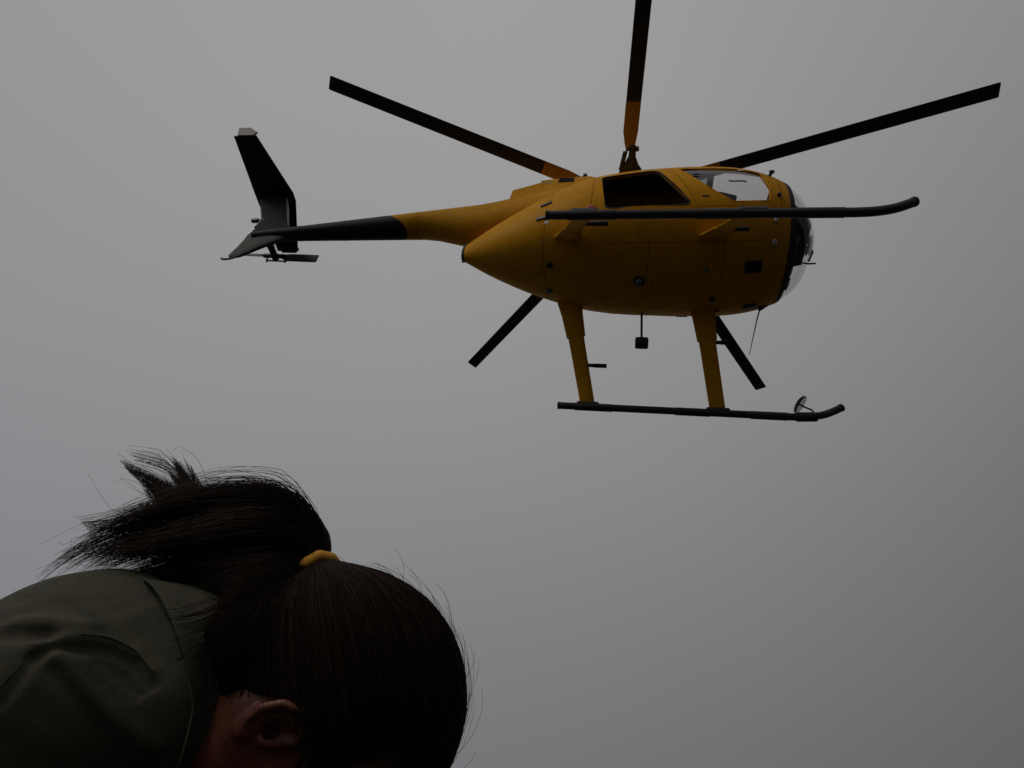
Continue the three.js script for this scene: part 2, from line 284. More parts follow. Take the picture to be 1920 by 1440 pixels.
// upper structure: engine fairing behind the mast, boom fairing, boom
{
  const S = [[-1.4, 1.85, 2.36, .26], [-1.385, 1.85, 2.4, .305], [-1.2, 1.85, 2.47, .325], [-1.06, 1.85, 2.545, .335], [-1.05, 1.85, 2.6, .34], [-.75, 1.85, 2.65, .35], [-.45, 1.9, 2.68, .35], [-.3, 1.95, 2.6, .34], [0, 2.0, 2.54, .33], [.35, 2.05, 2.48, .3], [.7, 2.1, 2.41, .24], [.86, 2.2, 2.37, .16]];
  const rings = S.map(([x, y0, y1, w]) => ringAt(V(x, (y0 + y1) / 2, 0), V(0, 0, 1), V(0, 1, 0), 40, rrect(w, (y1 - y0) / 2, 9)));
  const f = mesh('mast_fairing', loft(rings), M.yellow, heli);
  for (const s of [1, -1]) {
    const lou = []; for (let k = 0; k < 5; k++) lou.push(box(.19, .009, .02, -.74, 2.45 + k * .024, s * .349, s * .5, 0, 0.04, .002));
    mesh('louvre', lou, M.darkMetal, f);
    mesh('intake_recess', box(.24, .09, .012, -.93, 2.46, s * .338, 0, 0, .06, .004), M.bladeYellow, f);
  }
  const bf = [[-2.5, 2.018, .172, .172, 2], [-2.3, 2.02, .2, .186, 2], [-1.95, 1.985, .285, .215, 2.1], [-1.6, 1.98, .335, .265, 2.25], [-1.2, 2.0, .34, .34, 2.5], [-.7, 2.03, .36, .42, 2.5]];
  mesh('boom_fairing', loft(bf.map(([x, y, h, w, e]) => ringAt(V(x, y, 0), V(0, 0, 1), V(0, 1, 0), 36, rrect(w, h, e)))), M.yellow, heli);
  const yB = x => 1.815 + (x + 4.2) * .12, rB = x => .09 + (x + 4.2) * .049;
  const boom = (x0, x1, k) => { const R = []; const n = 24; for (let i = 0; i <= n; i++) { const f = i / n; const ring = []; for (let j = 0; j < 36; j++) { const a = j / 36 * TAU; const sl = (1 - Math.sin(a)) / 2; const xa = x0 + (k === 1 ? sl * .42 : 0), xb = x1 + (k === 0 ? sl * .42 : 0); const x = xa + (xb - xa) * f; ring.push(V(x, yB(x) + Math.sin(a) * rB(x), Math.cos(a) * rB(x))); } R.push(ring); } return loft(R); };
  const dark = boom(-4.72, -3.08, 0), yel = boom(-3.08, -1.5, 1);
  const bd = mesh('tail_boom', dark, M.black, heli);
  const by = mesh('tail_boom_root', yel, M.yellow, heli);
  for (const x of [-2.56, -3.5, -4.1]) { const r = rB(x) + .002; mesh('boom_ring', loft([ringAt(V(x - .012, yB(x), 0), V(0, 0, 1), V(0, 1, 0), 36, circ(r)), ringAt(V(x + .012, yB(x), 0), V(0, 0, 1), V(0, 1, 0), 36, circ(r))]), x > -2.9 ? M.yellow : M.black, x > -2.9 ? by : bd); }
  mesh('beacon', box(.06, .03, .02, -3.55, yB(-3.55) + rB(-3.55) + .006, 0), M.lens, heli);
}
// tail: swept vertical fin above and below, T-tail with end plates, tail rotor to port
{
  const finRing = (x, y, chord, th) => ringAt(V(x, y, 0), V(1, 0, 0), V(0, 0, 1), 28, foil(chord, th)).map(p => p);
  // foil nose sits .35 chord ahead of the given x
  const fin = mesh('vertical_fin', loft([finRing(-4.42, 1.82, .63, .08), finRing(-4.5, 2.0, .5, .07), finRing(-4.613, 2.25, .38, .065), finRing(-4.954, 2.9, .44, .055)]), M.matte, heli);
  mesh('leading_edge_painted_light', tube([[-4.36, 2.02, .012], [-4.472, 2.25, .012], [-4.63, 2.56, .01], [-4.795, 2.88, .008]], t => .017 * Math.sin(.35 + 2.4 * t), 8, 24), M.grey, fin);  // light along the front edge of the fin, put in as a pale grey sliver
  mesh('trailing_edge_painted_light', tube([[-4.83, 2.0, 0], [-4.85, 2.2, 0], [-4.98, 2.45, 0], [-5.1, 2.68, 0]], t => .02 * (1 - .8 * t), 8, 24), M.grey, fin);  // lit rear edge, likewise painted in as grey on the black fin
  const vf = mesh('ventral_fin', loft([finRing(-4.44, 1.8, .62, .085), finRing(-4.4625, 1.66, .55, .08), finRing(-4.578, 1.48, .365, .065), finRing(-4.693, 1.27, .2, .05), finRing(-4.7, 1.24, .16, .03)]), M.black, heli);
  mesh('tail_skid', tube([[-4.67, 1.27, 0], [-4.74, 1.21, 0], [-4.78, 1.19, 0], [-4.84, 1.185, 0], [-4.88, 1.2, 0]], .014, 8), M.darkMetal, vf);
  const hs = []; for (const [z, x, c, th] of [[-.875, -5.07, .34, .02], [-.86, -5.065, .345, .036], [-.06, -4.91, .61, .055], [.06, -4.91, .61, .055], [.86, -5.065, .345, .036], [.875, -5.07, .34, .02]]) hs.push(ringAt(V(x, 2.93, z), V(1, 0, 0), V(0, 1, 0), 28, foil(c, th)));
  const h = mesh('horizontal_stabilizer', loft(hs), M.black, heli);
  for (const s of [1, -1]) {
    const P = [[-5.21, 2.91], [-5.34, 3.19], [-5.17, 3.19], [-4.97, 3.0], [-4.98, 2.9]];
    const sh = new THREE.Shape(P.map(([x, y]) => new THREE.Vector2(x, y))); const g = new THREE.ExtrudeGeometry(sh, { depth: .014, bevelEnabled: true, bevelSize: .005, bevelThickness: .005, bevelSegments: 2 });
    g.translate(0, 0, s > 0 ? .875 : -.889);
    mesh('end_plate', g, M.plate, h);
    mesh('hinge_bracket', box(.09, .03, .03, -5.25, 2.92, s * .16), M.darkMetal, h);
  }
  mesh('tail_light', [box(.09, .06, .05, -4.94, 2.2, 0), tube([[-4.8, 2.2, 0], [-4.92, 2.2, 0]], .02, 8)], M.darkMetal, heli);
  // gearbox, shaft and two-bladed tail rotor
  mesh('tail_gearbox', [tube([[-4.62, 1.86, .02], [-4.62, 1.87, -.3]], t => .075 - .035 * t, 16, 4), box(.14, .16, .12, -4.62, 1.86, -.1, 0, 0, 0, .03)], M.darkMetal, heli);
  const tr = new THREE.Group(); tr.name = 'tail_rotor'; tr.position.set(-4.62, 1.87, -.35); tr.rotation.z = -0.06; heli.add(tr);
  mesh('rotor_hub', [tube([[0, 0, .07], [0, 0, -.05]], .045, 14), tube([[-.16, 0, 0], [.16, 0, 0]], .03, 10), tube([[-.14, .05, -.02], [-.14, -.03, -.08]], .012, 6), tube([[.14, .05, -.02], [.14, -.03, -.08]], .012, 6), box(.3, .02, .02, 0, 0, -.075)], M.darkMetal, tr);
  for (const s of [1, -1]) { const R = []; for (const [r, c, th] of [[.12, .07, .03], [.22, .13, .022], [.64, .13, .014], [.65, .12, .004]]) R.push(ringAt(V(s * r, 0, 0), V(0, s * .95, .3), V(0, -.3 * s, .95), 20, foil(c, th))); mesh('blade', loft(R), M.tailBlade, tr); }
}
// main rotor
{
  const hub = V(0, 2.75, 0);
  mesh('rotor_mast', tube([[0, 2.3, 0], [0, 2.86, 0]], .055, 16), M.darkMetal, heli);
  mesh('swashplate', [loft([ringAt(V(0, 2.6, 0), V(1, 0, 0), V(0, 0, 1), 32, circ(.2)), ringAt(V(0, 2.64, 0), V(1, 0, 0), V(0, 0, 1), 32, circ(.21)), ringAt(V(0, 2.66, 0), V(1, 0, 0), V(0, 0, 1), 32, circ(.15))])], M.darkMetal, heli);
  const hubM = mesh('rotor_hub', [loft([[2.69, .17], [2.7, .2], [2.73, .2], [2.74, .1], [2.79, .1], [2.8, .2], [2.83, .2], [2.86, .08]].map(([y, r]) => ringAt(V(0, y, 0), V(1, 0, 0), V(0, 0, 1), 40, circ(r))))], M.darkMetal, heli);
  const ph = -.0675, cone = .0707, chord = .172;
  for (let k = 0; k < 5; k++) {
    const a = ph + k * TAU / 5;
    const d = V(-Math.sin(a) * Math.cos(cone), Math.sin(cone), Math.cos(a) * Math.cos(cone)), up = V(0, 1, 0).addScaledVector(d, -d.y).normalize(), ch = up.clone().cross(d).normalize();   // leading edge: rotor turns anticlockwise seen from above
    const pit = .09, c2 = ch.clone().multiplyScalar(Math.cos(pit)).addScaledVector(up, Math.sin(pit)), u2 = up.clone().multiplyScalar(Math.cos(pit)).addScaledVector(ch, -Math.sin(pit));
    const at = (r, c = 0, u = 0) => hub.clone().addScaledVector(d, r).addScaledVector(c2, c).addScaledVector(u2, u);
    const ring = (r, c, th) => ringAt(at(r, -.02), c2, u2, 26, foil(c, th));
    const blade = mesh('rotor_blade', loft([ring(1.134, chord, .022), ring(2.2, chord, .021), ring(3.2, chord, .02), ring(4.0, chord, .019), ring(4.03, chord * .96, .008)]), M.blade, heli);
    mesh('blade_root', loft([ring(.58, .09, .05), ring(.66, .13, .03), ring(.8, chord + .002, .024), ring(1.134, chord + .002, .024)]), M.bladeYellow, blade);
    mesh('blade_grip', [loft([[.3, .14], [.36, .13], [.42, .085], [.5, .05]].map(([r, w]) => ringAt(at(r), c2, u2, 16, rrect(w, .026, 3)))), tube([at(.17), at(.45)], .05, 12), tube([at(.42), at(.64)], t => .05 - .012 * t, 12, 3), box(.05, .05, .05, ...at(.6, .05).toArray()), box(.04, .06, .04, ...at(.6, -.05).toArray())], M.darkMetal, blade);
    mesh('lead_lag_damper', [tube([at(.34, -.12, .01), at(.56, -.085, .01)], .028, 10), tube([at(.3, -.13, .01), at(.64, -.06, .01)], .012, 8)], M.darkMetal, blade);
    mesh('pitch_link', tube([hub.clone().addScaledVector(d, .24).addScaledVector(ch, .1).setY(2.62), at(.33, .1)], .011, 8), M.metal, blade);
  }
}
// landing gear
{
  const strutDefs = [[-.57, -.57, -.31, .18, .155], [.85, .85, 1.03, .18, .16]];
  for (const s of [1, -1]) {
    const zz = s * 1.108;
    const sk = mesh('landing_skid', [tube([[-.62, .036, zz], [.5, .036, zz], [1.55, .036, zz], [1.8, .036, zz], [1.93, .05, zz], [2.07, .095, zz], [2.2, .175, zz], [2.235, .2, zz]], .038, 18, 60)], M.skid, heli);
    for (const [a, b] of [[-.45, -.05], [.6, .95], [1.35, 1.7]]) mesh('skid_shoe', tube([[a, .034, zz], [b, .034, zz]], .042, 18), M.skid, sk);
    mesh('skid_cap', tube([[-.632, .036, zz], [-.615, .036, zz]], .0405, 18), M.rubber, sk); mesh('skid_cap', tube([[2.228, .195, zz], [2.245, .208, zz]], .0405, 18), M.rubber, sk);
    strutDefs.forEach(([xp, , xs, c0, c1], q) => {
      const top = V(xp - .02, 1.05, s * .34), bot = V(xs, .06, zz), ax = bot.clone().sub(top).normalize(), fw = V(1, 0, 0).addScaledVector(ax, -ax.x).normalize(), sd = ax.clone().cross(fw);
      const rg = (f, c, th) => ringAt(top.clone().lerp(bot, f).addScaledVector(fw, .0), fw, sd, 26, a => { const [x, y] = foil(c, th)(a); return [x + c * .15, y]; });
      const st = mesh('landing_strut', loft([rg(0, c0 + .02, .07), rg(.5, (c0 + c1) / 2, .06), rg(.93, c1, .05), rg(.995, c1 * 1.0, .052)]), M.yellow, heli);
      mesh('strut_cuff', loft([rg(.02, c0 + .12, .1), rg(.2, c0 + .055, .09), rg(.4, c0 + .025, .076), rg(.403, c0 + .008, .066)]), M.yellow, st);
      mesh('skid_saddle', box(.24, .06, .088, xs, .058, zz, 0, 0, 0, .02), M.skid, st);
      const f = q ? .42 : .66, p = top.clone().lerp(bot, f).addScaledVector(fw, c1 * .4);
      mesh('step', [tube([p, p.clone().add(V(q ? .15 : .21, .0, 0))], .02, 10), tube([p.clone().add(V(q ? .06 : .08, 0, 0)), p.clone().add(V(q ? .155 : .215, 0, 0))], .023, 10)], M.rubber, st);
    });
  }
  const mi = mesh('skid_mirror', [tube([[1.955, .085, -1.1], [1.95, .12, -1.09], [1.86, .16, -1.07], [1.82, .185, -1.05]], .009, 8, 14), loft([ringAt(V(1.815, .18, -1.055), V(.62, .78, 0), V(0, 0, 1), 28, circ(.075)), ringAt(V(1.825, .172, -1.055), V(.62, .78, 0), V(0, 0, 1), 28, circ(.098)), ringAt(V(1.842, .158, -1.055), V(.62, .78, 0), V(0, 0, 1), 28, circ(.1))])], M.darkMetal, heli);
  mesh('mirror_glass', new THREE.CircleGeometry(.092, 28).applyMatrix4(new THREE.Matrix4().makeBasis(V(.62, .78, 0), V(0, 0, 1), V(.78, -.62, 0)).setPosition(1.8445, .156, -1.055)), new THREE.MeshStandardMaterial({ color: 0xdddddd, metalness: 1, roughness: 0.05 }), mi);
  mesh('mirror_clamp', tube([[1.79, .036, -1.108], [1.98, .052, -1.108]], .049, 14), M.skid, mi);
}
// belly and nose fittings
{
  const hk = mesh('belly_antenna_mast', tube([[.22, 1.0, -.53], [.225, .46, -.515]], .0125, 10), M.darkMetal, heli);
  mesh('antenna_weight', box(.135, .1, .1, .227, .41, -.513, 0, 0, 0, .02), M.rubber, hk);
  const wh = mesh('whip_antenna', tube([[1.48, 1.07, -.47], [1.445, .98, -.47], [1.26, .217, -.47]], t => .009 - .0055 * t, 6, 12), M.darkMetal, heli);
  mesh('antenna_base', loft([ringAt(V(1.5, 1.09, -.47), V(1, 0, 0), V(0, 0, 1), 12, rrect(.06, .03, 2)), ringAt(V(1.45, .99, -.47), V(1, 0, 0), V(0, 0, 1), 12, rrect(.02, .014, 2))]), M.darkMetal, wh);
  mesh('pitot_tube', tube([[1.78, 1.17, 0], [1.86, 1.145, 0], [1.93, 1.15, 0]], .009, 8, 14), M.darkMetal, heli);
  const disc = (name, x, deg, r, h, mat, nseg = 20) => { const t = tOf(x), n = podNormal(t, deg), u = V(1, 0, 0).addScaledVector(n, -n.x).normalize(), v = n.clone().cross(u), o = podRaw(t, deg); return mesh(name, loft([ringAt(o.clone().addScaledVector(n, -.01), u, v, nseg, circ(r)), ringAt(o.clone().addScaledVector(n, h * .7), u, v, nseg, circ(r)), ringAt(o.clone().addScaledVector(n, h), u, v, nseg, circ(r * .75))]), mat, heli); };
  const plate = (name, x, deg, w, l, h, mat) => { const t = tOf(x), n = podNormal(t, deg), u = V(1, 0, 0).addScaledVector(n, -n.x).normalize(), v = n.clone().cross(u), o = podRaw(t, deg); const g = new RoundedBoxGeometry(w, l, h, 2, .004); g.applyMatrix4(new THREE.Matrix4().makeBasis(u, v, n).setPosition(o)); return mesh(name, g, mat, heli); };
  disc('landing_light', 1.449, -43.7, .022, .02, M.lens); disc('landing_light', 1.449, -62.7, .026, .014, M.lens);
  disc('position_light', 1.484, -16.4, .02, .03, M.darkMetal); disc('position_light', 1.484, 196.4, .02, .03, M.lens);
  disc('belly_beacon', .171, 269.5, .035, .04, M.grey); disc('cargo_hook_plate', .171, 269.5, .06, .01, M.rubber);
  disc('drain_port', .82, -82.7, .03, .012, M.grey); disc('drain_port', .925, 254, .035, .012, M.darkMetal);
  disc('vent', -.762, -80, .035, .014, M.darkMetal); disc('vent', -.783, 251, .035, .014, M.darkMetal);
  plate('access_panel', 1.275, -82, .17, .13, .008, M.black);
  plate('door_handle', .66, -38, .12, .025, .02, M.darkMetal); plate('door_handle', -.24, -36, .1, .025, .02, M.darkMetal); plate('door_handle', .66, 218, .12, .025, .02, M.darkMetal);
  plate('hinge', -.835, -3, .13, .035, .03, M.darkMetal); plate('hinge', -.86, -24, .13, .035, .03, M.darkMetal); plate('hinge', -.84, 183, .13, .035, .03, M.darkMetal);
  plate('latch', .7, 2, .07, .014, .012, M.darkMetal); plate('latch', .78, -24, .07, .014, .012, M.darkMetal);
  plate('placard', -.8, -32, .05, .035, .004, M.lens);
  disc('fuel_cap', -.34, -30, .06, .012, M.orange);
  plate('chin_fairing', 1.32, 240, .14, .06, .05, M.darkMetal); plate('chin_fairing', .98, 236, .1, .04, .03, M.darkMetal);
  mesh('roof_sensor', [tube([pod(tOf(1.45), 16), pod(tOf(1.46), 17, .05)], .018, 8), box(.05, .03, .03, ...pod(tOf(1.455), 16.5, .045).toArray())], M.darkMetal, heli);
}
// rivet heads along the frames and sills
{
  const g = [], row = (x0, d0, x1, d1, n) => { for (let i = 0; i <= n; i++) { const f = i / n, x = x0 + (x1 - x0) * f, d = d0 + (d1 - d0) * f, t = tOf(x), nn = podNormal(t, d), u = V(1, 0, 0).addScaledVector(nn, -nn.x).normalize(), v = nn.clone().cross(u), o = podRaw(t, d); g.push(loft([ringAt(o.clone().addScaledVector(nn, -.002), u, v, 6, circ(.0065)), ringAt(o.clone().addScaledVector(nn, .0025), u, v, 6, circ(.0045))], false, true)); } };
  for (const m of [d => d, d => 180 - d]) {
    row(-.79, m(-88), -.79, m(60), 30); row(-.86, m(-88), -.86, m(60), 30); row(-.31, m(-36), -.31, m(40), 14); row(.5, m(10), .74, m(-32), 9); row(.56, m(12), .95, m(-31), 12); row(1.44, m(-30), 1.44, m(10), 8); row(-.28, m(-38), .62, m(-38.5), 18); row(.76, m(-36), 1.48, m(-35.5), 14);
    row(1.585, m(-86), 1.585, m(80), 34); row(-.28, m(-66), 1.45, m(-66), 34);
  }
  mesh('rivets', g, M.bladeYellow, shell).userData.kind = 'stuff';
}
// cabin
{
  const halfAt = (x, y) => { const [, w, yb, yt] = stAt(tOf(x)), yc = yb + .47 * (yt - yb), s = Math.min(1, Math.abs(y < yc ? (yc - y) / (yc - yb) : (y - yc) / (yt - yc))); return w * Math.pow(Math.max(0, 1 - s ** 2.25), 1 / 2.25); };
  const deck = (xs, y, m, zs = 1) => { const a = [], b = []; for (const x of xs) a.push([x, Math.max(.01, halfAt(x, y - .03) - m)]); const ring = yy => [...a.map(([x, z]) => V(x, yy, z)), ...a.slice().reverse().map(([x, z]) => V(x, yy, -z * zs))]; return loft([ring(y), ring(y - .02)]); };
  mesh('cabin_floor', deck([-.2, .1, .4, .7, 1, 1.2, 1.35, 1.45, 1.53, 1.58], 1.06, .045), M.lining, heli);
  mesh('rear_bulkhead', loft([-.3, -.27].map(x => { const r = []; for (let i = 0; i < 48; i++) r.push(pod(tOf(x), i * 7.5, -.034)); return r; })), M.lining, heli);
  mesh('mid_bulkhead', box(.04, .66, 1.1, .62, 1.4, 0), M.lining, heli);
  for (const z of [.38, -.38]) {
    const s = mesh('seat_cushion', box(.46, .12, .46, .96, 1.22, z, 0, 0, .08, .04), M.seat, heli);
    mesh('seat_back', box(.1, .62, .44, .74, 1.5, z, 0, 0, .16, .04), M.seat, s);
    mesh('headrest', box(.09, .14, .24, .68, 1.86, z, 0, 0, .16, .03), M.seat, s);
  }
  const ip = mesh('instrument_panel', [box(.2, .34, .56, 1.6, 1.52, 0, 0, 0, -.25, .04), box(.24, .34, .42, 1.6, 1.27, 0, 0, 0, -.1, .03)], M.lining, heli);
  mesh('glare_shield', box(.3, .02, .66, 1.6, 1.71, 0, 0, 0, -.08, .008), M.seat, ip);
  for (const z of [.1, .26, -.1, -.24]) mesh('pedal', [box(.03, .13, .09, 1.7, 1.14, z, 0, 0, -.4), tube([[1.7, 1.1, z], [1.58, 1.04, z]], .012, 6)], M.darkMetal, heli);
  mesh('nose_floor', deck([1.56, 1.64, 1.7, 1.75, 1.79, 1.82], 1.24, .03, .2), M.lining, heli);
  mesh('nose_shelf', deck([1.6, 1.66, 1.72, 1.77, 1.81, 1.84, 1.86], 1.37, .03, .15), M.lining, heli);
  mesh('nose_bulkhead', deck([1.5, 1.56, 1.6, 1.64], 1.12, .04, .45), M.lining, heli);
  mesh('console_cover', box(.24, .28, .32, 1.67, 1.4, .12, 0, 0, -.35, .05), M.lining, heli);
  mesh('nose_pale_bar', box(.05, .03, .14, 1.8, 1.3, .2, 0, .5, 0, .01), M.grey, heli);  // plain pale grey bar behind the nose glass
  mesh('map_case', box(.2, .16, .05, 1.06, 1.76, .43, 0, .2, -.15, .015), M.seat, heli);
  mesh('roof_handle', tube([[1.1, 2.05, .5], [1.13, 1.99, .52], [1.24, 1.99, .52], [1.28, 2.06, .48]], .009, 8), M.rubber, heli);
}
// ---------------------------------------------------------------- person bending forward below the helicopter
const person = new THREE.Group(); person.name = 'person'; person.position.set(-.93, 0, -.7); scene.add(person);
person.userData = { label: 'person in olive shirt bending forward, dark ponytail blowing in the wind', category: 'person' };
const PO = person.position;
const smin = (a, b, k) => { const h = Math.max(k - Math.abs(a - b), 0) / k; return Math.min(a, b) - h * h * k * 0.25; };
function cap(p, a, b, ra, rb) {
  const bx = b[0] - a[0], by = b[1] - a[1], bz = b[2] - a[2], px = p[0] - a[0], py = p[1] - a[1], pz = p[2] - a[2];
  const h = Math.max(0, Math.min(1, (px * bx + py * by + pz * bz) / (bx * bx + by * by + bz * bz + 1e-12)));
  return Math.hypot(px - bx * h, py - by * h, pz - bz * h) - (ra + (rb - ra) * h);
}
const ell = (p, c, r) => { const x = p[0] - c[0], y = p[1] - c[1], z = p[2] - c[2]; const k0 = Math.hypot(x / r[0], y / r[1], z / r[2]), k1 = Math.hypot(x / r[0] ** 2, y / r[1] ** 2, z / r[2] ** 2); return k1 < 1e-9 ? -Math.min(...r) : k0 * (k0 - 1) / k1; };
// surface nets over a box
function nets(f, lo, hi, cell) {
  const n = [0, 1, 2].map(k => Math.ceil((hi[k] - lo[k]) / cell) + 1), val = new Float32Array(n[0] * n[1] * n[2]), id = (i, j, k) => i + n[0] * (j + n[1] * k);
  const B = 8, far = B * cell * 0.87 * 1.15 + 0.022;   // blocks well clear of the surface keep their centre's sign
  for (let k0 = 0; k0 < n[2]; k0 += B) for (let j0 = 0; j0 < n[1]; j0 += B) for (let i0 = 0; i0 < n[0]; i0 += B) {
    const c = f([lo[0] + (i0 + B / 2) * cell, lo[1] + (j0 + B / 2) * cell, lo[2] + (k0 + B / 2) * cell]), skip = Math.abs(c) > far;
    for (let k = k0; k < Math.min(n[2], k0 + B); k++) for (let j = j0; j < Math.min(n[1], j0 + B); j++) for (let i = i0; i < Math.min(n[0], i0 + B); i++) val[id(i, j, k)] = skip ? c : f([lo[0] + i * cell, lo[1] + j * cell, lo[2] + k * cell]);
  }
  const vid = new Int32Array(val.length).fill(-1), pos = [], nor = [], uv = [], idx = [];
  const E = [[0, 1], [2, 3], [4, 5], [6, 7], [0, 2], [1, 3], [4, 6], [5, 7], [0, 4], [1, 5], [2, 6], [3, 7]];
  for (let k = 0; k < n[2] - 1; k++) for (let j = 0; j < n[1] - 1; j++) for (let i = 0; i < n[0] - 1; i++) {
    const v = []; let m = 0; for (let c = 0; c < 8; c++) { v[c] = val[id(i + (c & 1), j + ((c >> 1) & 1), k + (c >> 2))]; if (v[c] < 0) m |= 1 << c; }
    if (m === 0 || m === 255) continue;
    let x = 0, y = 0, z = 0, q = 0;
    for (const [a, b] of E) if ((v[a] < 0) !== (v[b] < 0)) { const t = v[a] / (v[a] - v[b]); x += (a & 1) + ((b & 1) - (a & 1)) * t; y += ((a >> 1) & 1) + (((b >> 1) & 1) - ((a >> 1) & 1)) * t; z += (a >> 2) + ((b >> 2) - (a >> 2)) * t; q++; }
    const P = [lo[0] + (i + x / q) * cell, lo[1] + (j + y / q) * cell, lo[2] + (k + z / q) * cell], e = cell * 0.5;
    const g = [0, 1, 2].map(d => { const A = P.slice(), B = P.slice(); A[d] += e; B[d] -= e; return f(A) - f(B); }), L = Math.hypot(...g) || 1;
    vid[id(i, j, k)] = pos.length / 3; pos.push(P[0] - PO.x, P[1] - PO.y, P[2] - PO.z); nor.push(g[0] / L, g[1] / L, g[2] / L); uv.push((P[0] + P[2] * .6) * 3, (P[1] - P[2] * .5) * 3);
  }
  const quad = (a, b, c, d, fl) => { if (a < 0 || b < 0 || c < 0 || d < 0) return; fl ? idx.push(a, b, c, a, c, d) : idx.push(a, c, b, a, d, c); };
  for (let k = 1; k < n[2] - 1; k++) for (let j = 1; j < n[1] - 1; j++) for (let i = 1; i < n[0] - 1; i++) {
    const s = val[id(i, j, k)] < 0;
    if (s !== val[id(i + 1, j, k)] < 0) quad(vid[id(i, j - 1, k - 1)], vid[id(i, j, k - 1)], vid[id(i, j, k)], vid[id(i, j - 1, k)], s);
    if (s !== val[id(i, j + 1, k)] < 0) quad(vid[id(i - 1, j, k - 1)], vid[id(i - 1, j, k)], vid[id(i, j, k)], vid[id(i, j, k - 1)], s);
    if (s !== val[id(i, j, k + 1)] < 0) quad(vid[id(i - 1, j - 1, k)], vid[id(i, j - 1, k)], vid[id(i, j, k)], vid[id(i - 1, j, k)], s);
  }
  return geom(pos, nor, uv, idx);
}
// head frame: c to the crown, f to the face, r to the right ear
const HC = V(-.163, 1.272, -.632), hc = V(1, -.06, 0).normalize(), hr0 = V(0, -.42, .906), hr = hr0.addScaledVector(hc, -hr0.dot(hc)).normalize(), hf = hc.clone().cross(hr).normalize();
const hd = (c, f, r) => { const p = HC.clone().addScaledVector(hc, c).addScaledVector(hf, f).addScaledVector(hr, r); return [p.x, p.y, p.z]; };
const toHead = p => { const x = p[0] - HC.x, y = p[1] - HC.y, z = p[2] - HC.z; return [x * hc.x + y * hc.y + z * hc.z, x * hf.x + y * hf.y + z * hf.z, x * hr.x + y * hr.y + z * hr.z]; };
if (hf.y > 0) console.log('face points up');
const helix = [[.006, .013, .001], [.024, .011, .004], [.033, -.002, .009], [.027, -.017, .014], [.008, -.022, .017], [-.012, -.017, .014], [-.026, -.005, .008], [-.03, .006, .004]];
const antihelix = [[.02, -.004, .006], [.01, -.012, .009], [-.008, -.01, .008], [-.016, -.001, .006]];
function headSDF(p) {
  const h = toHead(p), a = [h[0], h[1], Math.abs(h[2])];
  let d = ell(a, [0, 0, 0], [.104, .1, .076]);
  d = smin(d, ell(a, [-.058, .04, 0], [.074, .052, .056]), .04);
  d = smin(d, cap(a, [-.112, .072, 0], [-.105, .068, .012], .02, .02), .03);
  d = smin(d, cap(a, [-.06, -.0, .056], [-.1, .055, .025], .02, .018), .03);
  d = smin(d, cap(a, [-.042, .066, .036], [-.035, .06, .044], .026, .022), .02);
  d = smin(d, cap(a, [.014, .09, 0], [.01, .078, .042], .013, .012), .02);
  d = Math.max(d, -(Math.hypot(a[0] + .008, a[1] - .106, a[2] - .031) - .016)) ;
  d = smin(d, cap(a, [-.002, .094, 0], [-.043, .113, 0], .008, .011), .012);
  d = smin(d, cap(a, [-.046, .1, .01], [-.046, .1, .011], .008, .008), .008);
  d = smin(d, cap(a, [-.071, .095, 0], [-.073, .087, .02], .0055, .003), .006);
  d = smin(d, cap(a, [-.081, .093, 0], [-.08, .086, .018], .006, .003), .006);
  // ears
  if (a[2] > .045) {
    const e = [(a[0] + .034) / .88, (a[1] - .01) / .88, (a[2] - .074) / .88];
    let ear = 1; for (let i = 0; i < helix.length - 1; i++) ear = Math.min(ear, cap(e, helix[i], helix[i + 1], .0048, .0048));
    for (let i = 0; i < antihelix.length - 1; i++) ear = smin(ear, cap(e, antihelix[i], antihelix[i + 1], .004, .004), .004);
    const tilt = e[2] - .004 + .45 * e[1] * -1 * .9 * 0 - (-e[1]) * .5;
    ear = smin(ear, Math.max(Math.hypot(e[0] / 1.35, e[1]) - .022, Math.abs(tilt + .003) - .003), .004);
    ear = smin(ear, ell(e, [-.032, .003, .003], [.009, .009, .005]), .006);
    ear = smin(ear, cap(e, [-.002, .014, .002], [-.01, .012, .003], .005, .005), .004);
    d = smin(d, ear * .88, .006);
    d = Math.max(d, -(Math.hypot(e[0] + .004, e[1] - .003, e[2] + .001) - .0085));
  }
  d = smin(d, cap(p, hd(-.045, -.035, 0), [-.325, 1.296, -.65], .054, .062), .03);
  return d;
}
// skeleton
const J = { n: [-.335, 1.3, -.652], p1: [-.435, 1.294, -.66], p2: [-.67, 1.125, -.68], p3: [-.93, .97, -.7], sr: [-.475, 1.12, -.565], sl: [-.445, 1.35, -.79], er: [-.53, .93, -.45], el: [-.52, 1.04, -.9], wr: [-.685, .735, -.535], wl: [-.675, .785, -.85], hr: [-.94, .955, -.615], hl: [-.94, .98, -.79], kr: [-.8, .555, -.585], kl: [-.8, .555, -.82], ar: [-.95, .11, -.585], al: [-.95, .11, -.82] };
const add = (a, b, k = 1) => [a[0] + b[0] * k, a[1] + b[1] * k, a[2] + b[2] * k];
const RT = [0, -.6, .8];
function torso(p, g) {
  let d = 9;
  for (const s of [-1, 0, 1]) {
    const w = s ? .088 : 0, r = s ? .093 : .112;
    d = smin(d, cap(p, add(J.p1, RT, s * w), add(J.p2, RT, s * w * .95), r + g, r + g + .006), .05);
    d = smin(d, cap(p, add(J.p2, RT, s * w * .95), add(J.p3, RT, s * w), r + g + .006, r + g + .01), .05);
  }
  return d;
}
const arms = (p, g, k) => Math.min(...['r', 'l'].map(s => smin(cap(p, J['s' + s], J['e' + s], .056 + g, .043 + g), cap(p, J['e' + s], J['w' + s], .043 + g, .029 + g), .02)));
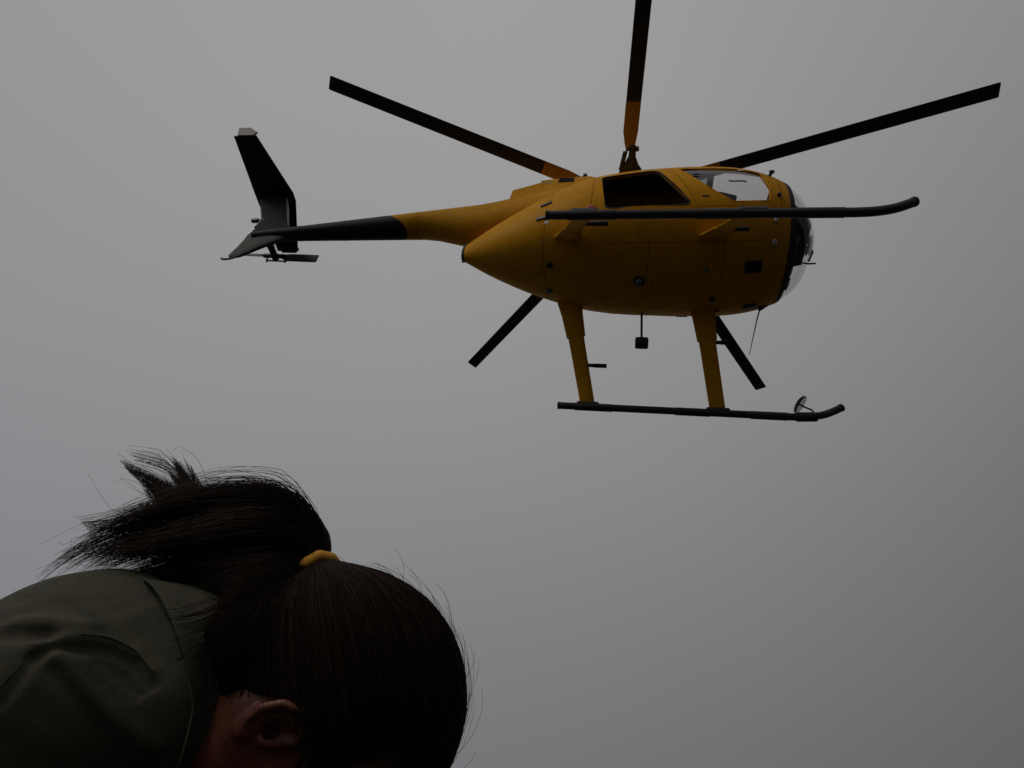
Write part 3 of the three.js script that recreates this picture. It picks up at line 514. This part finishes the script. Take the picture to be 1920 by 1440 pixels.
function bodySDF(p) {
  let d = torso(p, -.012);
  d = smin(d, Math.min(cap(p, J.p1, J.sr, .09, .065), cap(p, J.p1, J.sl, .09, .065)), .05);
  d = smin(d, arms(p, 0), .04);
  d = smin(d, cap(p, J.n, J.p1, .062, .07), .04);
  for (const s of ['r', 'l']) { d = smin(d, cap(p, J['h' + s], J['k' + s], .085, .055), .05); d = smin(d, cap(p, J['k' + s], J['a' + s], .054, .036), .02); }
  return d;
}
// a hand resting on the thigh above the knee: palm, four fingers bent over the leg and a thumb from the side of the palm
function handSDF(side) {
  const w = J['w' + side], s = side === 'r' ? 1 : -1;
  const T = V(-.72 - w[0], .645 + (side === 'l' ? .03 : 0) - w[1], (side === 'r' ? -.575 : -.815) - w[2]).normalize(), O = V(0, 0, -s), Z = O.clone().addScaledVector(T, -O.dot(T)).normalize(), U = T.clone().cross(Z).multiplyScalar(s).normalize();
  const at = (t, z, u) => { const q = V(...w).addScaledVector(T, t).addScaledVector(Z, z).addScaledVector(U, u); return [q.x, q.y, q.z]; };
  const F = [[.028, .03, .026, .02, .0088], [.01, .034, .028, .022, .0092], [-.01, .032, .027, .021, .0088], [-.029, .026, .021, .018, .0078]];
  const prim = [];
  for (const [z, l1, l2, l3, r] of F) { let t = .09 - Math.abs(z - .008) * .25, u = 0, an = .25; const pts = [at(t - .03, z * .85, 0), at(t, z, 0)]; for (const l of [l1 + .012, l2, l3]) { t += Math.cos(an) * l; u -= Math.sin(an) * l; pts.push(at(t, z * 1.12, u)); an += .4; } for (let i = 0; i < pts.length - 1; i++) prim.push([pts[i], pts[i + 1], r, r * (i === 3 ? .85 : .97)]); }
  const th = [at(.025, .028, -.004), at(.05, .052, -.008), at(.078, .064, -.016), at(.1, .066, -.026)]; const thumb = [[th[0], th[1], .014, .011], [th[1], th[2], .0108, .01], [th[2], th[3], .01, .008]];
  const palm = [[at(.03, .02, 0), at(.085, .026, 0), .013, .011], [at(.03, .0, 0), at(.09, .008, 0), .014, .012], [at(.03, -.018, 0), at(.082, -.024, 0), .013, .011], [at(-.03, 0, 0), at(.03, 0, 0), .028, .02]];
  return p => { let d = 9; for (const q of palm) d = smin(d, cap(p, ...q), .02); let fi = 9; for (const q of prim) fi = Math.min(fi, cap(p, ...q)); d = smin(d, fi, .006); let t = 9; for (const q of thumb) t = smin(t, cap(p, ...q), .005); return smin(d, t, .012); };
}
const bx3 = (pts, m) => [[0, 1, 2].map(k => Math.min(...pts.map(p => p[k])) - m), [0, 1, 2].map(k => Math.max(...pts.map(p => p[k])) + m)];
{
  const skinTex = noiseTex(128, (u, v) => { const n = per(u, v, 4, 3, 5), k = per(u, v, 30, 20, 2); return [0.86 + .16 * (n - .5), 0.82 + .22 * (n - .5) + .05 * (k - .5), 0.8 + .2 * (n - .5)]; }, true);
  const skinM = new THREE.MeshPhysicalMaterial({ color: lin(.21, .066, .04), map: skinTex, roughness: .5, sheen: .2, sheenRoughness: .5 });
  const [b0, b1] = bx3(Object.values(J), .16);
  const wh = [.12, .12, .12];
  const parts = [nets(headSDF, [-.4, 1.1, -.79], [.0, 1.45, -.49], .0035), nets(bodySDF, b0, b1, .016)];
  for (const s of ['r', 'l']) { const w = J['w' + s]; parts.push(nets(handSDF(s), [w[0] - .17, w[1] - .2, w[2] - .13], [w[0] + .13, w[1] + .1, w[2] + .13], .0036)); }
  const body = mesh('body', parts, skinM, person);
  for (const s of [1, -1]) {
    const e = V(...hd(-.008, .082, s * .031)).sub(PO);
    const eye = mesh('eye', new THREE.SphereGeometry(.0125, 20, 14).translate(e.x, e.y, e.z), new THREE.MeshPhysicalMaterial({ color: lin(.7, .68, .65), roughness: .15, clearcoat: 1 }), body);
    const ir = e.clone().addScaledVector(hf, .0098);
    mesh('iris', new THREE.SphereGeometry(.0055, 14, 10).scale(1, 1, 1).translate(ir.x, ir.y, ir.z), new THREE.MeshPhysicalMaterial({ color: lin(.03, .018, .01), roughness: .1, clearcoat: 1 }), eye);
  }
}
// clothing
const shirtM = new THREE.MeshPhysicalMaterial({ color: lin(.07, .066, .036), map: cloth, roughness: .9, bumpMap: weave, bumpScale: .0006, sheen: .25, sheenRoughness: .7, sheenColor: lin(.2, .2, .14) });
const FOLD = [];   // creases pressed into the cloth: point lists with radius and depth
function shirtRaw(p) {
  let d = torso(p, .004);
  d = smin(d, Math.min(cap(p, J.p1, J.sr, .098, .074), cap(p, J.p1, J.sl, .1, .078)), .045);
  d = smin(d, arms(p, .014), .03);
  d = smin(d, cap(p, [-.312, 1.283, -.643], J.p1, .086, .095), .04);
  return d;
}
function shirtSDF(p) {
  let d = shirtRaw(p);
  if (Math.abs(d) > .05) return d;
  const [x, y, z] = p, n = fbm(x * 6 + 3, y * 6, z * 6, 3) - .5;
  // soft folds running down and forward from the shoulder, finer wrinkles over them
  const s1 = Math.sin((x * .55 + y * .9 + z * .35) * 70 + n * 7), s2 = Math.sin((x * 1.0 - y * .35 + z * .3) * 48 + n * 9);
  d -= .004 * n + .0026 * s1 * Math.abs(s1) * (.4 + n) + .0024 * s2 * Math.abs(s2) * (.5 - n) + .0012 * (fbm(x * 40, y * 40, z * 40, 2) - .5);
  for (const [P, r, k] of FOLD) { let c = 9; for (let i = 0; i < P.length - 1; i++) c = Math.min(c, cap(p, P[i], P[i + 1], 0, 0)); if (c < r * 2.6) d += k * Math.exp(-c * c / (r * r)); }
  return d;
}
const YOKE = [[-.39, 1.266, -.507], [-.383, 1.276, -.514], [-.37, 1.281, -.526], [-.354, 1.285, -.539], [-.333, 1.279, -.55], [-.313, 1.263, -.557]];
FOLD.push([YOKE, .0045, .005]);
FOLD.push([YOKE.map(p => [p[0] - .004, p[1] + .011, p[2] + .003]), .007, -.0025]);                                             // cloth rolled along the yoke
FOLD.push([[[-.43, 1.284, -.502], [-.41, 1.286, -.506], [-.396, 1.288, -.513]], .007, .011]);                                   // deep tuck at the shoulder blade
FOLD.push([[[-.425, 1.299, -.512], [-.4, 1.302, -.518], [-.375, 1.304, -.53]], .009, -.004]);                                  // the roll of cloth above it
FOLD.push([[[-.378, 1.271, -.516], [-.36, 1.255, -.529], [-.343, 1.24, -.547], [-.323, 1.229, -.568], [-.303, 1.223, -.581]], .008, -.0045]);
FOLD.push([[[-.372, 1.259, -.515], [-.355, 1.243, -.529], [-.338, 1.228, -.548], [-.32, 1.218, -.565]], .006, .0045]);
FOLD.push([[[-.355, 1.276, -.537], [-.338, 1.268, -.548], [-.32, 1.256, -.556]], .0042, .0035]);
FOLD.push([[[-.39, 1.263, -.506], [-.39, 1.245, -.503], [-.393, 1.229, -.503]], .0042, .0045]);
FOLD.push([[[-.5, 1.33, -.56], [-.45, 1.337, -.548], [-.41, 1.334, -.55]], .009, -.0028]);
FOLD.push([[[-.5, 1.313, -.545], [-.45, 1.32, -.537], [-.41, 1.32, -.542]], .007, .003]);
{
  const [b0, b1] = bx3([J.n, J.p1, J.p3, J.sr, J.sl, J.er, J.el, J.wr, J.wl], .13);
  const cut = p => Math.max(shirtSDF(p), -(p[0] + 1.0), cap(p, J.wr, J.wr, -.03, -.03) < 0 ? 0 : -9);
  const sh = mesh('shirt', nets(cut, b0, b1, .0032), shirtM, person);
  // cuffs
  for (const s of ['r', 'l']) { const a = V(...J['e' + s]).lerp(V(...J['w' + s]), .88).sub(PO), b = V(...J['w' + s]).sub(PO).add(V(...J['w' + s]).sub(V(...J['e' + s])).multiplyScalar(.02)); mesh('cuff', tube([a, b], .046, 20), shirtM, sh); }
  // fold-down collar: stand and leaf swept round the neck, open at the throat
  const ax = V(.72, .54, -.4).normalize(), up = V(-.45, .88, 0).addScaledVector(ax, -V(-.45, .88, 0).dot(ax)).normalize(), sd = ax.clone().cross(up).normalize(), O = V(-.33, 1.302, -.648);
  const prof = [[.0, .072], [.022, .068], [.043, .066], [.05, .069], [.049, .076], [.034, .085], [.008, .098], [-.014, .108], [-.016, .106], [.006, .094], [.03, .081], [.036, .076], [.02, .074], [0, .078]];
  const rings = []; const NR = 64;
  for (let k = 0; k <= NR; k++) {
    const a = -2.72 + 5.44 * k / NR, e = Math.abs(a) > 2.2 ? (Math.abs(a) - 2.2) / .52 : 0;
    rings.push(prof.map(([h, r], q) => { const ph = a, rr = r + .004 * Math.sin(a * 3 + q * .2) * (q > 5 && q < 10 ? 1 : .2); const hh = h - (q > 4 && q < 11 ? .02 * e : 0); return O.clone().addScaledVector(ax, hh - .006).addScaledVector(up, Math.cos(ph) * rr * 1.05).addScaledVector(sd, Math.sin(ph) * rr * .95).sub(PO); }));
  }
  mesh('collar', loft(rings), shirtM, sh);
  const onShirt = (P, lift) => P.map(p => { let a = p.slice(); for (let it = 0; it < 5; it++) { const e = shirtSDF(a), g = [0, 1, 2].map(q => { const b = a.slice(); b[q] += .002; return (shirtSDF(b) - e) / .002; }), L = g[0] ** 2 + g[1] ** 2 + g[2] ** 2 || 1; a = a.map((v, q) => v - g[q] * (e - lift) / L); } return V(...a).sub(PO); });
  mesh('yoke_seam', tube(onShirt(YOKE.slice(2).map(p => [p[0] - .004, p[1] + .012, p[2] + .002]), .0002), .0007, 6, 40), shirtM, sh);
  mesh('sleeve_seam', tube(onShirt([[-.392, 1.262, -.504], [-.398, 1.243, -.5], [-.402, 1.225, -.5], [-.407, 1.2, -.503]], .0002), .0007, 6, 30), shirtM, sh);
  // trousers and shoes
  const trM = new THREE.MeshPhysicalMaterial({ color: lin(.05, .05, .055), map: cloth, roughness: .9, bumpMap: weave, bumpScale: .0006 });
  const trousers = p => { let d = cap(p, add(J.p3, RT, -.05), add(J.p3, RT, .05), .142, .142); for (const s of ['r', 'l']) { d = smin(d, cap(p, J['h' + s], J['k' + s], .1, .072), .05); d = smin(d, cap(p, J['k' + s], J['a' + s], .07, .062), .02); } d += .003 * Math.sin(p[1] * 60 + 6 * fbm(p[0] * 7, p[1] * 7, p[2] * 7, 2)); return Math.max(d, .8 * (p[0] + .8) + .6 * (p[1] - 1.04), -(p[1] - .1)); };
  const [t0, t1] = bx3([J.p3, J.hr, J.hl, J.kr, J.kl, J.ar, J.al], .18);
  mesh('trousers', nets(trousers, t0, t1, .014), trM, person);
  const shoeM = new THREE.MeshStandardMaterial({ color: lin(.03, .025, .022), roughness: .6 });
  for (const z of [-.585, -.82]) {
    const S = [[-1.045, .035, .03, .035], [-1.03, .05, .034, .05], [-.97, .075, .036, .075], [-.9, .07, .037, .066], [-.82, .05, .045, .045], [-.765, .035, .04, .03], [-.74, .028, .02, .02]];
    const shoe = mesh('shoe', loft(S.map(([x, y, w, h]) => ringAt(V(x - PO.x, y + .004, z - PO.z), V(0, 0, 1), V(0, 1, 0), 24, rrect(w, h, 2.6)))), shoeM, person);
    mesh('sole', box(.31, .022, .092, -.893 - PO.x, .011, z - PO.z, 0, 0, 0, .01), M.rubber, shoe);
  }
}
// hair
const hairTex = noiseTex(128, (u, v) => { const n = per(u, v, 4, 5, 4); return [.7 + .4 * (n - .5), .68 + .4 * (n - .5), .66 + .4 * (n - .5)]; }, true);
const hairM = new THREE.MeshPhysicalMaterial({ color: lin(.012, .0075, .006), map: hairTex, roughness: .65, specularIntensity: .15, specularColor: lin(1, .75, .6) });
const strandM = new THREE.MeshPhysicalMaterial({ color: lin(.013, .008, .0065), roughness: .55, specularIntensity: .16, specularColor: lin(1, .75, .6) });
const brownM = new THREE.MeshPhysicalMaterial({ color: lin(.032, .02, .014), roughness: .5, specularIntensity: .25, specularColor: lin(1, .8, .65) });
const TIE = V(-.2085, 1.397, -.6);
const PD = V(-.47, .86, -.12).normalize();
const TH = toHead([TIE.x, TIE.y, TIE.z]);
const SR = [.116, .117, .088];
function hairSDF(p) {
  const h = toHead(p);
  let d = ell(h, [0, -.006, 0], SR);
  d = smin(d, cap(h, [-.02, -.085, TH[2] * .6], [TH[0], TH[1], TH[2]], .035, .014), .04);
  d = smin(d, ell(h, [-.075, -.05, 0], [.07, .056, .064]), .03);
  // face and ear openings
  const az = Math.abs(h[2]);
  const face = Math.max(h[0] - .052 + az * .25, -(h[1] - .035 - az * .12 + Math.max(0, -h[0]) * .25));
  d = Math.max(d, -Math.max(-(.0 + (h[1] - (.052 - .35 * (h[0] + .02)))) * 1, h[0] - .075) );
  const ec = Math.hypot((h[0] + .037) * .85, h[1] - .017) - .034; if (az > .03) d = Math.max(d, -Math.max(ec, -(az - .05)));
  return d;
}
function strands(list) {   // three-sided tapering filaments
  const pos = [], nor = [], idx = [];
  for (const { p, r0, r1 } of list) {
    const n = p.length, base = pos.length / 3; let N = V(.31, .77, .55);
    for (let i = 0; i < n; i++) {
      const t = p[Math.min(n - 1, i + 1)].clone().sub(p[Math.max(0, i - 1)]).normalize(); N = N.clone().addScaledVector(t, -N.dot(t)).normalize(); const B = t.clone().cross(N), r = r0 + (r1 - r0) * i / (n - 1);
      for (let k = 0; k < 3; k++) { const a = k * TAU / 3, d = N.clone().multiplyScalar(Math.cos(a)).addScaledVector(B, Math.sin(a)); pos.push(p[i].x + d.x * r - PO.x, p[i].y + d.y * r - PO.y, p[i].z + d.z * r - PO.z); nor.push(d.x, d.y, d.z); }
      if (i) for (let k = 0; k < 3; k++) { const a = base + (i - 1) * 3 + k, b = base + (i - 1) * 3 + (k + 1) % 3; idx.push(a, b, a + 3, b, b + 3, a + 3); }
    }
  }
  return geom(pos, nor, null, idx);
}
{
  const R = rng(77), gs = () => (R() + R() + R() - 1.5) * 1.1;
  const hair = mesh('hair', nets(hairSDF, [-.33, 1.13, -.77], [.01, 1.46, -.49], .0036), hairM, person);
  // combed strands from the hairline and crown back to the tie
  const surf = (c, f, r, lift) => { const k = 1 / Math.hypot(c / SR[0], f / SR[1], r / SR[2]); return V(...hd(c * k * (1 + lift), f * k * (1 + lift) - .004, r * k * (1 + lift))); };
  const combed = [], brown = [];
  const td = V(TH[0], TH[1], TH[2]).normalize();
  for (let i = 0; i < 4200; i++) {
    let d; do { d = V(R() * 2 - 1, R() * 2 - 1, R() * 2 - 1); } while (d.length() > 1 || d.length() < .2 || d.y / d.length() > .52 - .1 * Math.abs(d.z) || (d.x < -.25 * d.length() && d.y > -.05 * d.length()));
    d.normalize(); const lift = .004 + R() * .028, end = TIE.clone().addScaledVector(PD, -.009).addScaledVector(hc, gs() * .01).addScaledVector(hr, gs() * .01), pts = [], w = gs() * .03, cl = Math.floor(Math.atan2(d.z, d.y) * 14), jit = (hash(cl, 3, 1) - .5) * .012;
    for (let k = 0; k <= 11; k++) {
      const t = k / 11, q = d.clone().lerp(td, t).normalize();
      const p = surf(q.x, q.y, q.z, lift + jit * Math.sin(t * 3.14));
      const e = Math.max(0, (t - .6) / .4); p.lerp(end, e * e);
      p.addScaledVector(hr, w * Math.sin(t * Math.PI) * .25);
      if (t < .96) for (let it = 0; it < 3; it++) { const a = [p.x, p.y, p.z], e = hairSDF(a), h = .0015, g = [0, 1, 2].map(q => { const b = a.slice(); b[q] += h; return (hairSDF(b) - e) / h; }), want = .0006 + lift * .09; p.set(a[0] - g[0] * (e - want) * .9, a[1] - g[1] * (e - want) * .9, a[2] - g[2] * (e - want) * .9); }
      pts.push(p);
    }
    (R() < .16 ? brown : combed).push({ p: pts, r0: .0004, r1: .0004 });
  }
  mesh('combed_strands', strands(combed), strandM, hair).userData.kind = 'stuff';
  mesh('brown_strands', strands(brown), brownM, hair).userData.kind = 'stuff';
  // flyaway wisps standing off the outline
  const fly = [];
  for (let i = 0; i < 420; i++) {
    let d; do { d = V(R() * 2 - 1, R() * 2 - 1, R() * 2 - 1); } while (d.length() > 1 || d.y / d.length() > .45 || d.x < -.3);
    d.normalize(); const t = td.clone().addScaledVector(d, -td.dot(d)).normalize(), side = d.clone().cross(t), pts = [], len = .02 + R() * .05, cu = gs() * 1.2, rise = .05 + R() * .3 * R() + (i % 9 === 0 ? .22 : 0);
    for (let k = 0; k <= 8; k++) { const s = k / 8 * len; const q = d.clone().multiplyScalar(.11).addScaledVector(t, s).addScaledVector(side, cu * s * s * 6); const p = surf(q.x, q.y, q.z, .02 + rise * (k / 8) * (1 - .5 * k / 8)); pts.push(p); }
    fly.push({ p: pts, r0: .00022, r1: .00012 });
  }
  for (let i = 0; i < 60; i++) {   // loose curls at the forehead
    const r = gs() * .05, o = V(...hd(.075 + gs() * .015, .085 + gs() * .01, r)), pts = []; const l = .03 + R() * .035, b = R() * 1.4;
    for (let k = 0; k <= 9; k++) { const t = k / 9; pts.push(o.clone().addScaledVector(hc, l * (Math.sin(t * 2.2) * .5)).addScaledVector(hf, l * t * (1 - .3 * t)).addScaledVector(hc, -l * t * t * b * .5)); }
    fly.push({ p: pts, r0: .00025, r1: .00012 });
  }
  mesh('flyaway_strands', strands(fly), strandM, hair).userData.kind = 'stuff';

  // ponytail: guide lines in metres (x, y at mean depth), two per lock
  const G = {
    A: [[[-.209, 1.403], [-.222, 1.44], [-.259, 1.472], [-.319, 1.484], [-.387, 1.473], [-.45, 1.454], [-.49, 1.418]], [[-.21, 1.404], [-.225, 1.443], [-.27, 1.479], [-.335, 1.484], [-.396, 1.463], [-.438, 1.442], [-.483, 1.428]]],
    B: [[[-.21, 1.402], [-.236, 1.431], [-.286, 1.449], [-.343, 1.438], [-.4, 1.423], [-.448, 1.407]], [[-.21, 1.4], [-.237, 1.421], [-.285, 1.425], [-.336, 1.418], [-.386, 1.409], [-.431, 1.4]]],
    C: [[[-.209, 1.404], [-.226, 1.447], [-.27, 1.478], [-.321, 1.482], [-.356, 1.482], [-.382, 1.513], [-.418, 1.552]], [[-.209, 1.404], [-.228, 1.449], [-.277, 1.482], [-.326, 1.478], [-.362, 1.482], [-.397, 1.517], [-.427, 1.549]]],
    D: [[[-.21, 1.404], [-.231, 1.447], [-.282, 1.476], [-.338, 1.474], [-.381, 1.489], [-.422, 1.525], [-.462, 1.54]], [[-.21, 1.404], [-.23, 1.442], [-.286, 1.47], [-.341, 1.467], [-.386, 1.478], [-.43, 1.501], [-.46, 1.521]]],
    E: [[[-.211, 1.398], [-.232, 1.402], [-.267, 1.405], [-.319, 1.403], [-.364, 1.4], [-.406, 1.396]], [[-.212, 1.395], [-.233, 1.386], [-.269, 1.38], [-.311, 1.38], [-.352, 1.383]]],
    H: [[[-.213, 1.392], [-.236, 1.374], [-.265, 1.359], [-.296, 1.353], [-.326, 1.359]], [[-.217, 1.389], [-.235, 1.359], [-.258, 1.336], [-.281, 1.325], [-.305, 1.331]]],
    K: [[[-.217, 1.389], [-.235, 1.359], [-.262, 1.33], [-.29, 1.31], [-.32, 1.305]], [[-.217, 1.386], [-.228, 1.35], [-.245, 1.315], [-.27, 1.285], [-.298, 1.272]]],
    L: [[[-.217, 1.386], [-.225, 1.35], [-.235, 1.315], [-.247, 1.285], [-.265, 1.262], [-.285, 1.24]], [[-.212, 1.386], [-.215, 1.35], [-.22, 1.32], [-.229, 1.295], [-.242, 1.272], [-.256, 1.25]]],
  };
  const curve = P => new THREE.CatmullRomCurve3(P.map(([x, y]) => V(x, y, 0)), false, 'centripetal');
  const tail = [], tailBrown = [];
  const N = { A: 1500, B: 950, C: 620, D: 480, E: 900, H: 650, K: 600, L: 500 };
  const NC = { A: 24, B: 22, C: 7, D: 9, E: 20, H: 20, K: 20, L: 20 };
  for (const k in G) {
    const ca = curve(G[k][0]), cb = curve(G[k][1]);
    for (let i = 0; i < N[k]; i++) {
      const cl = Math.floor(R() * NC[k]), hsh = q => hash(cl, q, k.charCodeAt(0));
      const spiky = k === 'C' || k === 'D', low = 'EHKL'.includes(k), m = .78 * (hsh(1) * 1.7 - .35) + .22 * (R() * 1.5 - .25), len = (k === 'H' ? .45 : k === 'E' ? .5 : low ? .6 : spiky ? .84 : .74) + (low ? .25 : .26) * hsh(2) + gs() * .07, zo = (hsh(3) - .5) * .045 + gs() * .011, lo = (hsh(4) - .5) * .02, pts = [], o = V(gs(), gs(), gs()), wv = 5 + 6 * R(), wa = .0012 * gs(), nn = 15;
      const curl = (hsh(5) - .55) * (k === 'A' ? .06 : .03), cx = (hsh(6) - .5) * (spiky ? .045 : .03);
      for (let q = 0; q <= nn; q++) {
        const t = q / nn * Math.min(1.05, len), tt = Math.min(1, t), a = ca.getPoint(tt), b = cb.getPoint(tt), p = a.lerp(b, m);
        const sw = Math.min(1, t * 3.2), tip = t > .5 ? 1 - (t - .5) * 1.9 : 1, w = (.008 + .017 * sw) * Math.max(.1, tip) * (spiky ? .8 : 1);
        p.z = -.6 + (k === 'H' ? .03 : k === 'K' || k === 'L' ? .055 : -.012) * t + zo * (.35 + sw) ; p.x += o.x * w * .5; p.y += o.y * w * .55 + lo * sw; p.z += o.z * w * .8;
        p.x += cx * Math.max(0, t - .6) ** 2 * 4; p.y += curl * Math.max(0, t - .55) ** 2 * 5 + wa * Math.sin(t * wv * 2); p.z += wa * 2 * Math.cos(t * wv);
        pts.push(p);
      }
      (R() < .1 ? tailBrown : tail).push({ p: pts, r0: .00042, r1: .00016 });
    }
  }
  // stray filaments thrown wide by the downwash
  for (let i = 0; i < 18; i++) {
    const k = ['A', 'D', 'B', 'C'][i % 4], ca = curve(G[k][i % 2]), t0 = .45 + R() * .25, pts = [], dx = gs() * .03, dy = gs() * .03, z = -.6 + gs() * .02, cu = gs() * .03;
    for (let q = 0; q <= 12; q++) { const s = q / 12, t = Math.min(1, t0 + s * .5), p = ca.getPoint(t); p.z = z; p.x += dx * s - .02 * s * s; p.y += dy * s + cu * Math.sin(s * 3.3); pts.push(p); }
    tail.push({ p: pts, r0: .00032, r1: .00014 });
  }
  const pony = mesh('ponytail', strands(tail), strandM, person);
  const coreLines = []; for (const [k, a, b, r] of [['A', .03, .55, .013], ['B', .03, .74, .014], ['E', .03, .92, .014], ['H', .03, .7, .013], ['K', .03, .7, .013], ['L', .03, .7, .012]]) for (const c of G[k].map(curve)) { const P = []; for (let i = 0; i <= 8; i++) { const t = a + (b - a) * i / 8, q = c.getPoint(t); P.push([q.x, q.y, -.604 + (k === 'H' ? .03 : 'KL'.includes(k) ? .055 : -.01) * t]); } coreLines.push([P, r]); }
  const coreSDF = p => { let d = 9; for (const [P, r] of coreLines) for (let i = 0; i < 8; i++) d = smin(d, cap(p, P[i], P[i + 1], r * (i ? (i < 3 ? .55 + .15 * i : 1) : .4), i === 7 ? r * .3 : r * (i < 2 ? .7 + .15 * i : 1)), .012); return d; };
  mesh('ponytail_core', nets(coreSDF, [-.45, 1.22, -.64], [-.17, 1.53, -.52], .006), hairM, pony);
  mesh('brown_strands', strands(tailBrown), brownM, pony).userData.kind = 'stuff';
  // yellow fabric hair tie
  const pd = PD, u = V(.86, .47, .0).addScaledVector(pd, -V(.86, .47, 0).dot(pd)).normalize(), v = pd.clone().cross(u), rings = [];
  for (let i = 0; i <= 64; i++) { const a = i / 64 * TAU, wob = 1 + .03 * Math.sin(a * 9), dir = u.clone().multiplyScalar(Math.cos(a)).addScaledVector(v, Math.sin(a)), o = TIE.clone().addScaledVector(pd, .002).addScaledVector(dir, .0205 * wob).addScaledVector(pd, .001 * Math.sin(a * 4)); rings.push(ringAt(o.sub(PO), dir, pd, 14, q => [.0048 * Math.cos(q), .0064 * Math.sin(q) * (1 + .06 * Math.sin(a * 23))])); }
  mesh('hair_tie', loft(rings, false, false), new THREE.MeshPhysicalMaterial({ color: lin(.62, .3, .02), roughness: .85, bumpMap: weave, bumpScale: .0008, sheen: .3, sheenColor: lin(.5, .3, .1) }), person);
}
scene.traverse(o => { if (o.isMesh) { o.castShadow = true; o.receiveShadow = true; } });
renderer.render(scene, camera);
